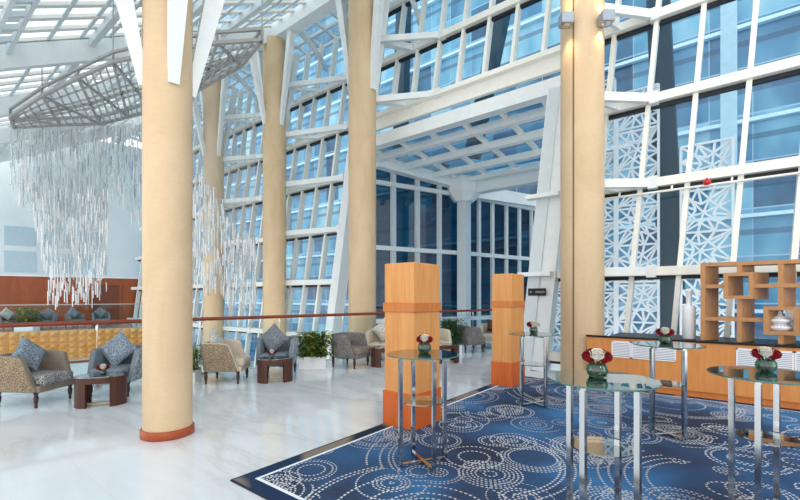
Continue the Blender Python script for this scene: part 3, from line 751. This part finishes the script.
boxf(b1x0, b1x1, b1z0, b1z1); boxf(b2x0, b2x1, b2z0, b2z1)

# white ceramics
t = root('bottle_vase', (yp(689, 330, 8.55).x, 8.55, CT), 0, 'tall white bottle vase with slim neck on the counter beside the shelf unit', 'vase')
one(lambda b: b.lathe([(.088, 0), (.096, .01), (.096, .50), (.09, .535), (.048, .555), (.042, .57), (.040, .76), (.056, .80), (.062, .83), (.05, .83), (.034, .78), (.034, .6)], n=28), 'body', 'porcelain', t)
xm = (b2x0+b2x1)/2
t = root('tiered_jar', (fx(781, 330)[0], YS+.14, b2z0+.05), 0, 'white pierced ceramic jar of two flat tiers with a pointed lid inside the shelf box', 'jar')
def tier(z0, r, b): b.lathe([(.05, z0), (r*.72, z0+.005), (r, z0+.05), (r*.98, z0+.062), (r*.6, z0+.105), (.05, z0+.125)], n=28)
one(lambda b: tier(0, .155, b), 'lower_tier', 'porcelain', t); one(lambda b: tier(.105, .145, b), 'upper_tier', 'porcelain', t)
one(lambda b: b.lathe([(.05, .22), (.03, .245), (.022, .27), (.03, .285), (.0, .315)], n=18), 'lid_knob', 'porcelain', t)
def slots(b):
    for z, rr in ((.082, .13), (.186, .12)):
        for i in range(20):
            a = 2*math.pi*i/20; b.box((rr*.93*math.cos(a), rr*.93*math.sin(a), z), (.02, .012, .022), a)
one(slots, 'piercings', 'lampgrey', t)

# ------------------------------------------------------------------ wall lamps on the lamp column
def lamp(u, v, Y, label):
    p = yp(u, v, Y); r = root('wall_lamp', p, TH, label, 'lamp', None)
    def body(b):
        b.box((0, 0, .0), (.23, .2, .2)); b.box((0, .12, 0), (.12, .1, .14))
    bev(one(body, 'housing', 'lampgrey', r), .012)
    one(lambda b: b.lathe([(.075, -.104), (.06, -.101)], n=20), 'lens_ring', 'chrome', r)
    one(lambda b: (b.lathe([(.0, -.103), (.062, -.102)], n=20), b.lathe([(.062, .102), (0, .103)], n=20)), 'bulb', 'bulb', r)
    for s in (-1, 1):
        l = bpy.data.lights.new('lamp_beam', 'SPOT'); o = bpy.data.objects.new('lamp_beam', l); COL.objects.link(o); o.parent = r
        o.location = (0, .09, s*.13); o.rotation_euler = (0 if s < 0 else math.pi, 0, 0); l.energy = 22; l.color = (1, .62, .32); l.spot_size = R(110); l.spot_blend = .9; l.shadow_soft_size = .05
    return r
lamp(566, 20, 8.05, 'grey box wall lamp on the lamp column, on the side of the opening')
lamp(606.5, 18, 8.42, 'grey box wall lamp on the lamp column, on the side of the lattice windows')

# small sign on the leaning pillar
p0 = yp(537, 292, W(0, 1.7, -.34).y)
sg = root('sign', p0, 0, 'small black direction sign with white lettering on the leaning white pillar', 'sign')
one(lambda b: b.box((0, 0, 0), (.40, .012, .16)), 'sign_board', 'black', sg)
def letters(b):
    b.box((-.13, -.008, 0), (.05, .004, .008)); b.beam((-.155, -.008, 0), (-.135, -.008, .02), .008, .004, up=(0,1,0)); b.beam((-.155, -.008, 0), (-.135, -.008, -.02), .008, .004, up=(0,1,0))
    rg = random.Random(3); x = -.03
    while x < .165:
        h = rg.choice((.028, .028, .044)); w = rg.choice((.012, .016)); b.box((x, -.008, -.02+h/2), (w*.45, .004, h)); b.box((x+w*.5, -.008, -.02+.026), (w, .004, .007)); x += w+.01
one(letters, 'lettering', 'signwhite', sg)

# ------------------------------------------------------------------ armchairs
def chair_meshes(outer, inner, seat):
    r = root('armchair')
    # U shaped shell: facing -Y
    path = []                                        # x, y(bottom), y(top), lean
    hw, dep = .36, .36
    N = 9
    pts = [(-hw, -dep, -1)] + [(-hw, -dep+.12*k, -1) for k in range(1, 4)]
    cx = .22
    for k in range(0, 7): a = math.pi + math.pi/2*0 - 0; 
    base = [(-hw, -.34), (-hw, -.16), (-hw, .02)]
    for k in range(5): a = R(180-90*k/4); base.append((-hw+cx+cx*math.cos(a), dep-cx+cx*math.sin(a)))
    full = base + [(-x, y) for x, y in base[::-1]]
    n = len(full); vs = []; th = .085
    for i, (x, y) in enumerate(full):
        p = Vector((x, y, 0)); a = Vector(full[max(0, i-1)]+(0,)); c = Vector(full[min(n-1, i+1)]+(0,))
        d = (c-a).normalized(); nrm = Vector((-d.y, d.x, 0))          # outward
        front = 1 if i in (0, n-1) else (.45 if i in (1, n-2) else 0)
        back = Vector((0, .17, 0))*front
        ht = .765 - .03*front
        vs += [p+Vector((0, 0, .235)), p+nrm*.035+back+Vector((0, 0, ht)), p-nrm*(th-.03)+back+Vector((0, 0, ht)), p-nrm*th+Vector((0, 0, .235))]
    fs = []; mi = []
    for i in range(n-1):
        for k in range(4):
            fs.append((i*4+k, i*4+(k+1) % 4, (i+1)*4+(k+1) % 4, (i+1)*4+k)); mi.append(0 if k == 0 else 1)
    b = MB()
    for f, m_ in zip(fs, mi): b.f.append(list(f)); b.mi.append(m_); b.sm.append(True)
    b.v = vs
    for i in (0, n-1): b.f.append([i*4, i*4+1, i*4+2, i*4+3] if i else [3, 2, 1, 0]); b.mi.append(1); b.sm.append(False)
    bev(b.build('shell', [outer, inner], r), .022, 3)
    bev(one(lambda b: b.box((0, -.05, .27), (.62, .66, .10)), 'seat_frame', inner, r), .02)
    def cush(b):
        b.box((0, -.09, .385), (.545, .64, .155))
    bev(one(cush, 'seat_cushion', seat, r), .05, 4)
    for sx in (-1, 1):
        for yy in (-.31, .27):
            one(lambda b: b.lathe([(.016, 0), (.022, .02), (.016, .045), (.028, .09), (.033, .15), (.022, .19), (.034, .205), (.034, .235)], (sx*.29, yy, 0), n=12), 'leg', 'legwood', r)
    return r
CHG = 'tub armchairs around the coffee tables'
def toward(dxc, dz):                                # heading of a chair whose front (-Y) points along camera directions
    wx, wy = cam2w(dxc, dz); return math.atan2(wx, -wy)
def chair(mats, xc, zd, face, label, group=CHG, z=0):
    r = chair_meshes(*mats); x, y = cam2w(xc, zd); r.location = (x, y, z); r.rotation_euler = (0, 0, toward(*face)); return tag(r, label, 'armchair', group)
TAN = ('tanpat', 'tanplain', 'seatpat'); TAN2 = ('tanpat', 'beigeplain', 'beigeplain'); BLU = ('greypat', 'greyplain', 'greyplain'); SMK = ('smokepat', 'smokepat', 'tanplain')
chairs = {
 'A': chair(TAN, -5.60, 6.36, (1, -.06), 'tan crackle patterned armchair with grey marbled seat, seen from its outer side'),
 'B': chair(BLU, -4.74, 7.05, (.06, -1), 'grey blue velvet armchair facing out, partly hidden by the closest column'),
 'C': chair(TAN2, -3.36, 8.02, (1, .08), 'beige armchair with patterned outer shell just past the closest column'),
 'D': chair(BLU, -2.56, 8.70, (.0, -1), 'grey blue armchair with graphite diamond cushion behind the walnut table, next to the white planter'),
 'E': chair(SMK, -1.17, 9.72, (1, -.5), 'smoke grey armchair between the white planter box and the closest wood pylon'),
 'F': chair(TAN2, -.45, 10.6, (-.25, -1), 'beige armchair half hidden behind the closest wood pylon'),
 'G': chair(TAN2, .92, 11.0, (.6, -1), 'pale armchair peeping out behind the closest pylon beside the second plant'),
 'H': chair(SMK, 2.05, 12.35, (1, .35), 'dark smoke armchair past the second plant, its back turned'),
 'I': chair(TAN2, 2.95, 13.2, (-.35, -1), 'light armchair close to the farther pylon, with a brown cushion'),
}
def cushion(chk, m, label, s=.44, up=.63, back=.10, tilt=20, side=0.0, roll=45, rz=0):
    ch = chairs[chk] if isinstance(chk, str) else chk
    def f(b):
        N = 12; vs = []
        for sgn in (1, -1):
            for i in range(N+1):
                for j in range(N+1):
                    x, y = i/N*2-1, j/N*2-1
                    q = max(0, (1-x**4))*max(0, (1-y**4)); pin = 1-.10*(1-abs(x))*(abs(y)**3)-.0
                    vs.append((x*s/2*(1-.08*(1-y*y)), sgn*.075*q**.6, y*s/2*(1-.08*(1-x*x))))
        fs = []
        for g in range(2):
            o = g*(N+1)**2
            for i in range(N):
                for j in range(N):
                    k = o+i*(N+1)+j; q = (k, k+1, k+N+2, k+N+1); fs.append(q if g else q[::-1])
        b.add(vs, fs, 0, True)
    r = one(f, 'cushion', m); 
    M4 = Matrix.Translation(ch.location) @ Matrix.Rotation(ch.rotation_euler.z, 4, 'Z') @ Matrix.Translation((side, back, up)) @ Matrix.Rotation(R(rz), 4, 'Z') @ Matrix.Rotation(R(-tilt), 4, 'X') @ Matrix.Rotation(R(roll), 4, 'Y')
    r.matrix_world = M4
    return tag(r, label, 'cushion', 'scatter cushions on the armchairs')
cushion('A', 'cushblue', 'slate blue swirl cushion standing on its corner in the tan patterned armchair', .43, .75, .10, 24, .02)
cushion('B', 'cushblue', 'slate blue diamond cushion in the armchair beside the closest column', .48, .73, .06, 20, -.09)
cushion('C', 'cushpale', 'pale silver cushion in the beige armchair past the closest column', .42, .76, .17, 22, .0)
cushion('D', 'cushdark', 'graphite diamond cushion in the armchair behind the walnut table', .50, .74, .06, 20, -.12)
cushion('F', 'cushpale', 'pale silver diamond cushion showing behind the closest pylon', .48, .78, .12, 20, .0)
cushion('I', 'walnut', 'brown cushion in the light armchair near the farther pylon', .40, .70, .14, 20, .0, 0)

# far terrace chairs
ft = []
for i, (u, lab) in enumerate(((8, 'grey armchair on the far terrace at the end beside the palm plant'), (47, 'grey armchair on the far terrace just past the palm plant'), (75, 'grey armchair on the far terrace, third away from the palm plant end'), (101, 'grey armchair on the far terrace closest to the mahogany door'))):
    r = (u-400)/F_PX
    # along the line b = 1.3 of the terrace
    p0_ = T(0, 1.5, 0); rx, ry = CS*r-SN, SN*r+CS; det = FD.x*(-ry)+FD.y*rx; t_ = (p0_.x*ry-p0_.y*rx)/det
    q = p0_+FD*t_
    c = dup(chairs['B']) if i % 2 else dup(chairs['E'])
    c.location = (q.x, q.y, 0); c.rotation_euler = (0, 0, math.atan2(FN.x, -FN.y)+(.5, -.3, .6, .1)[i]); tag(c, lab, 'armchair', 'armchairs on the far terrace'); ft.append(c)
for c, m, l in zip(ft, ('cushpale', 'cushdark', 'cushblue', 'cushdark'), ('pale cushion in the terrace armchair beside the palm plant', 'graphite cushion in the terrace armchair just past the palm plant', 'slate cushion in the third terrace armchair', 'graphite cushion in the terrace armchair closest to the mahogany door')):
    tag(cushion(c, m, l, .5, .80, .10, 20), group='cushions on the far terrace')

# ------------------------------------------------------------------ coffee tables
def coffee(xc, zd, rz, label):
    x, y = cam2w(xc, zd); r = root('coffee_table', (x, y, 0), TH+R(rz), label, 'table', 'walnut coffee tables')
    L, Wd, h = .33, .23, .44
    def end(sg):
        def f(b):
            out = [(sg*L*math.cos(R(a)), Wd*math.sin(R(a))) for a in range(-62, 63, 8)]
            inn = [(sg*(L-.035)*math.cos(R(a)), (Wd-.03)*math.sin(R(a))) for a in range(-62, 63, 8)]
            poly = out+inn[::-1]
            if sg < 0: poly = poly[::-1]
            b.prism(poly, 0, h-.09)
        return f
    one(end(1), 'leg_panel', 'walnut', r); one(end(-1), 'leg_panel', 'walnut', r)
    def ell(k, q=0): return [(k*L*math.cos(R(a)), (k*Wd)*math.sin(R(a))) for a in range(0, 360, 8)]
    one(lambda b: b.prism(ell(1.0), h-.09, h), 'apron', 'walnut', r)
    one(lambda b: b.prism(ell(1.04), h+.001, h+.013), 'glass_top', 'tableglass', r)
    one(lambda b: b.box((0, 0, .025), (2*L-.1, .05, .03)), 'stretcher', 'beigeplain', r)
    return r, h+.013
ct1, hh = coffee(-4.50, 6.25, 24, 'oval walnut coffee table between the tan patterned armchair and the closest column')
ct2, _ = coffee(-2.40, 7.98, 20, 'oval walnut coffee table in front of the armchair with the graphite cushion')
ct3, _ = coffee(-.36, 9.75, 20, 'walnut coffee table peeking out before the beige armchair behind the closest pylon')
ct4, _ = coffee(1.15, 10.3, 10, 'dark walnut coffee table showing between the two pylons beside the second plant')
for c, u, lab, cols, sd in ((ct1, 103, 'little bowl of red and white roses on the coffee table beside the closest column', 'RWR', 11), (ct2, 272, 'little bowl of dark roses on the coffee table before the graphite cushion', 'RWR', 12)):
    r = (u-400)/F_PX; zd = -SN*c.location.x + CS*c.location.y; x, y = cam2w(r*zd, zd)
    flowers(Vector((x, y, hh)), lab, .05, cols, 0, sd, .04)

# ------------------------------------------------------------------ planters
def planter(xc, zd, rz, label, w=.66, d=.34, h=.27, fh=.5, n=420, seed=0, leafs=('leaf', 'leafy'), y0=None, lk=1.0, box='porcelain'):
    rg = random.Random(seed)
    x, y = cam2w(xc, zd) if y0 is None else (xc, y0)
    r = root('potted_plant', (x, y, 0), TH+R(rz), label, 'plant')
    def f(b):
        b.span((-w/2, -d/2, 0), (w/2, d/2, h-.03)); 
        for a in ((-w/2, -d/2, -w/2+.02, d/2), (w/2-.02, -d/2, w/2, d/2), (-w/2, -d/2, w/2, -d/2+.02), (-w/2, d/2-.02, w/2, d/2)): b.span((a[0], a[1], h-.03), (a[2], a[3], h))
    one(f, 'planter_box', box, r)
    one(lambda b: b.span((-w/2+.02, -d/2+.02, h-.03), (w/2-.02, d/2-.02, h-.015)), 'soil', 'soil', r)
    def fol(mi_n):
        def g(b):
            for k in range(n):
                bx, by = rg.uniform(-w*.48, w*.48), rg.uniform(-d*.45, d*.45)
                z = h+fh*rg.random()**1.1; sp = .12+.10*(z-h)/fh
                px, py = bx*1.05+rg.uniform(-sp, sp), by+rg.uniform(-sp, sp)
                a = rg.uniform(0, 6.28); b.leaf((px, py, z), (math.cos(a), math.sin(a), rg.uniform(-.5, .6)), rg.uniform(.10, .19)*lk, rg.uniform(.035, .06)*lk)
            for k in range(16):
                bx, by = rg.uniform(-w*.4, w*.4), rg.uniform(-d*.35, d*.35)
                b.cyl((bx, by, h-.03), (bx*1.15+rg.uniform(-.08, .08), by+rg.uniform(-.08, .08), h+fh*rg.uniform(.6, .98)), .006, n=5)
        return g
    one(fol(0), 'foliage', leafs[0], r)
    o = one(fol(1), 'foliage', leafs[1], r)
    return r
planter(-2.0, 9.52, 8, 'bushy green plant in a white planter box between two armchairs', seed=1, n=420, w=.6, lk=1.25, fh=.52)
planter(1.44, 11.8, 8, 'dark green leafy plant in a white box between the two wood pylons', w=.55, d=.4, h=.26, fh=.75, n=330, seed=2, leafs=('leafdark', 'leaf'))
planter(-3.98, 7.92, 0, 'small green plant peeping out from behind the closest column', w=.26, d=.26, h=.24, fh=.46, n=120, seed=3)
rr_ = (27-400)/F_PX; p0_ = T(0, .9, 0); rx, ry = CS*rr_-SN, SN*rr_+CS; det = FD.x*(-ry)+FD.y*rx; t_ = (p0_.x*ry-p0_.y*rx)/det; q = p0_+FD*t_
planter(q.x, 0, 0, 'palm like plant in a white box on the far terrace', w=.9, d=.4, h=.33, fh=.8, n=170, seed=4, leafs=('leaf', 'leafy'), y0=q.y, lk=2.0)

# ------------------------------------------------------------------ hanging glass rod chandelier
ZF = 6.4
ch = root('chandelier', gp(120, 95, ZF), 0, 'huge cascade of hanging clear glass rods beneath a grey steel truss', 'chandelier')
near = [gp(u, v, ZF) for u, v in ((10, 117), (42, 96), (78, 78), (113, 62), (150, 54), (185, 48), (217, 43), (262, 40))]
far = [gp(u, v, ZF) for u, v in ((14, 128), (60, 125), (100, 124), (128, 117), (152, 110), (176, 100), (202, 88), (241, 66))]
def bars(lst, w, dz=0):
    def f(b):
        for a, c in lst: b.beam(a+Vector((0,0,dz)), c+Vector((0,0,dz)), w, w)
    return f
per = list(zip(near[:-1], near[1:]))+list(zip(far[:-1], far[1:]))+[(near[0], far[0]), (near[-1], far[-1])]
one(bars(per, .06), 'truss_rim', 'steel', ch, True)
one(bars(per, .05, .2), 'truss_upper_rim', 'steel', ch, True)
midp = [(n_+f_)/2 for n_, f_ in zip(near, far)]
one(bars([(near[i], far[i]) for i in range(1, 7)]+[(near[i], far[i+1]) for i in range(7)]+list(zip(midp[:-1], midp[1:])), .05), 'truss_web', 'steel', ch, True)
for p_ in near+far: one(bars([(p_, p_+Vector((0,0,.2)))], .04), 'truss_upright', 'steel', ch, True)
def grid(b):
    for i in range(7):
        for k in range(1, 5):
            q = k/5; b.beam(near[i].lerp(near[i+1], q), far[i].lerp(far[i+1], q), .025, .04)
    for q in (.2, .4, .6, .8):
        L = [n_.lerp(f_, q) for n_, f_ in zip(near, far)]
        for a, c in zip(L[:-1], L[1:]): b.beam(a, c, .022, .035)
one(grid, 'hanging_grid', 'wire', ch, True)
for i in (1, 3, 5, 7):
    one(lambda b: b.cyl(near[i], Vector((near[i].x, near[i].y, roof(0, near[i].y).z-.05)), .012, n=6), 'hanger', 'wire', ch, True)
rg = random.Random(5)
def lerp(x, pts):
    for (a, fa), (c, fc) in zip(pts[:-1], pts[1:]):
        if x <= c: return fa+(fc-fa)*(x-a)/(c-a)
    return pts[-1][1]
rods = []                                            # (x, y, z bottom, length, kind)
def spawn(n, u0, u1, topf, botf, z0, z1, powr=1.0):
    c = 0
    while c < n:
        u = rg.uniform(u0, u1); zd = rg.uniform(z0, z1); a, e = topf(u), botf(u)
        if e-a < 6: continue
        v = a+(e-a)*rg.random()**powr; p = dp(u, v, zd); L = rg.uniform(.20, .42)
        if p.z-L < dp(u, e+8, zd).z: pass
        rods.append((p.x, p.y, max(.9, p.z-L), L)); c += 1
top_m = lambda u: lerp(u, [(5, 130), (60, 126), (100, 126), (130, 122), (160, 118)])
bot_m = lambda u: lerp(u, [(10, 170), (14, 190), (22, 196), (34, 203), (60, 232), (90, 232), (103, 214), (112, 196), (125, 205), (134, 218), (143, 232), (150, 246)])
spawn(760, 10, 146, top_m, bot_m, 10.4, 12.0)
in_bot = lambda u: lerp(u, [(33, 200), (36, 222), (44, 258), (52, 282), (75, 292), (100, 284), (107, 240), (109, 200)])
spawn(500, 34, 108, lambda u: 185, in_bot, 10.0, 11.6)
spawn(42, 47, 107, lambda u: 272, lambda u: 296, 10.0, 11.2)
rt_top = lambda u: lerp(u, [(186, 170), (200, 172), (214, 180), (222, 196), (230, 218), (256, 236)])
rt_bot = lambda u: lerp(u, [(186, 270), (200, 276), (215, 284), (235, 292), (254, 298)])
spawn(430, 186, 256, rt_top, rt_bot, 8.6, 10.2)
rods.sort(key=lambda q: -SN*q[0]+CS*q[1])
def rodmesh(b, x, y, z, L, mi, r=.015):
    b.cyl((x, y, z), (x, y, z+L), r*.8, r, n=6, mi=mi)
    if z+L < ZF: b.cyl((x, y, z+L), (x, y, ZF), .0006, n=3, mi=3, cap=False)
mats = ['rodclear', 'rodwhite', 'rodgrey', 'wire']
kinds = [rg.choices((0, 1, 2), (4, 6, 1.2))[0] for _ in rods]
for (x, y, z, L), k in list(zip(rods, kinds))[:100]:
    one(lambda b: rodmesh(b, x, y, z, L, k), 'glass_rod', mats, ch, True)
def rest(b):
    for (x, y, z, L), k in list(zip(rods, kinds))[100:]: rodmesh(b, x, y, z, L, k)
tag(one(rest, 'glass_rods', mats, ch, True), kind='stuff')
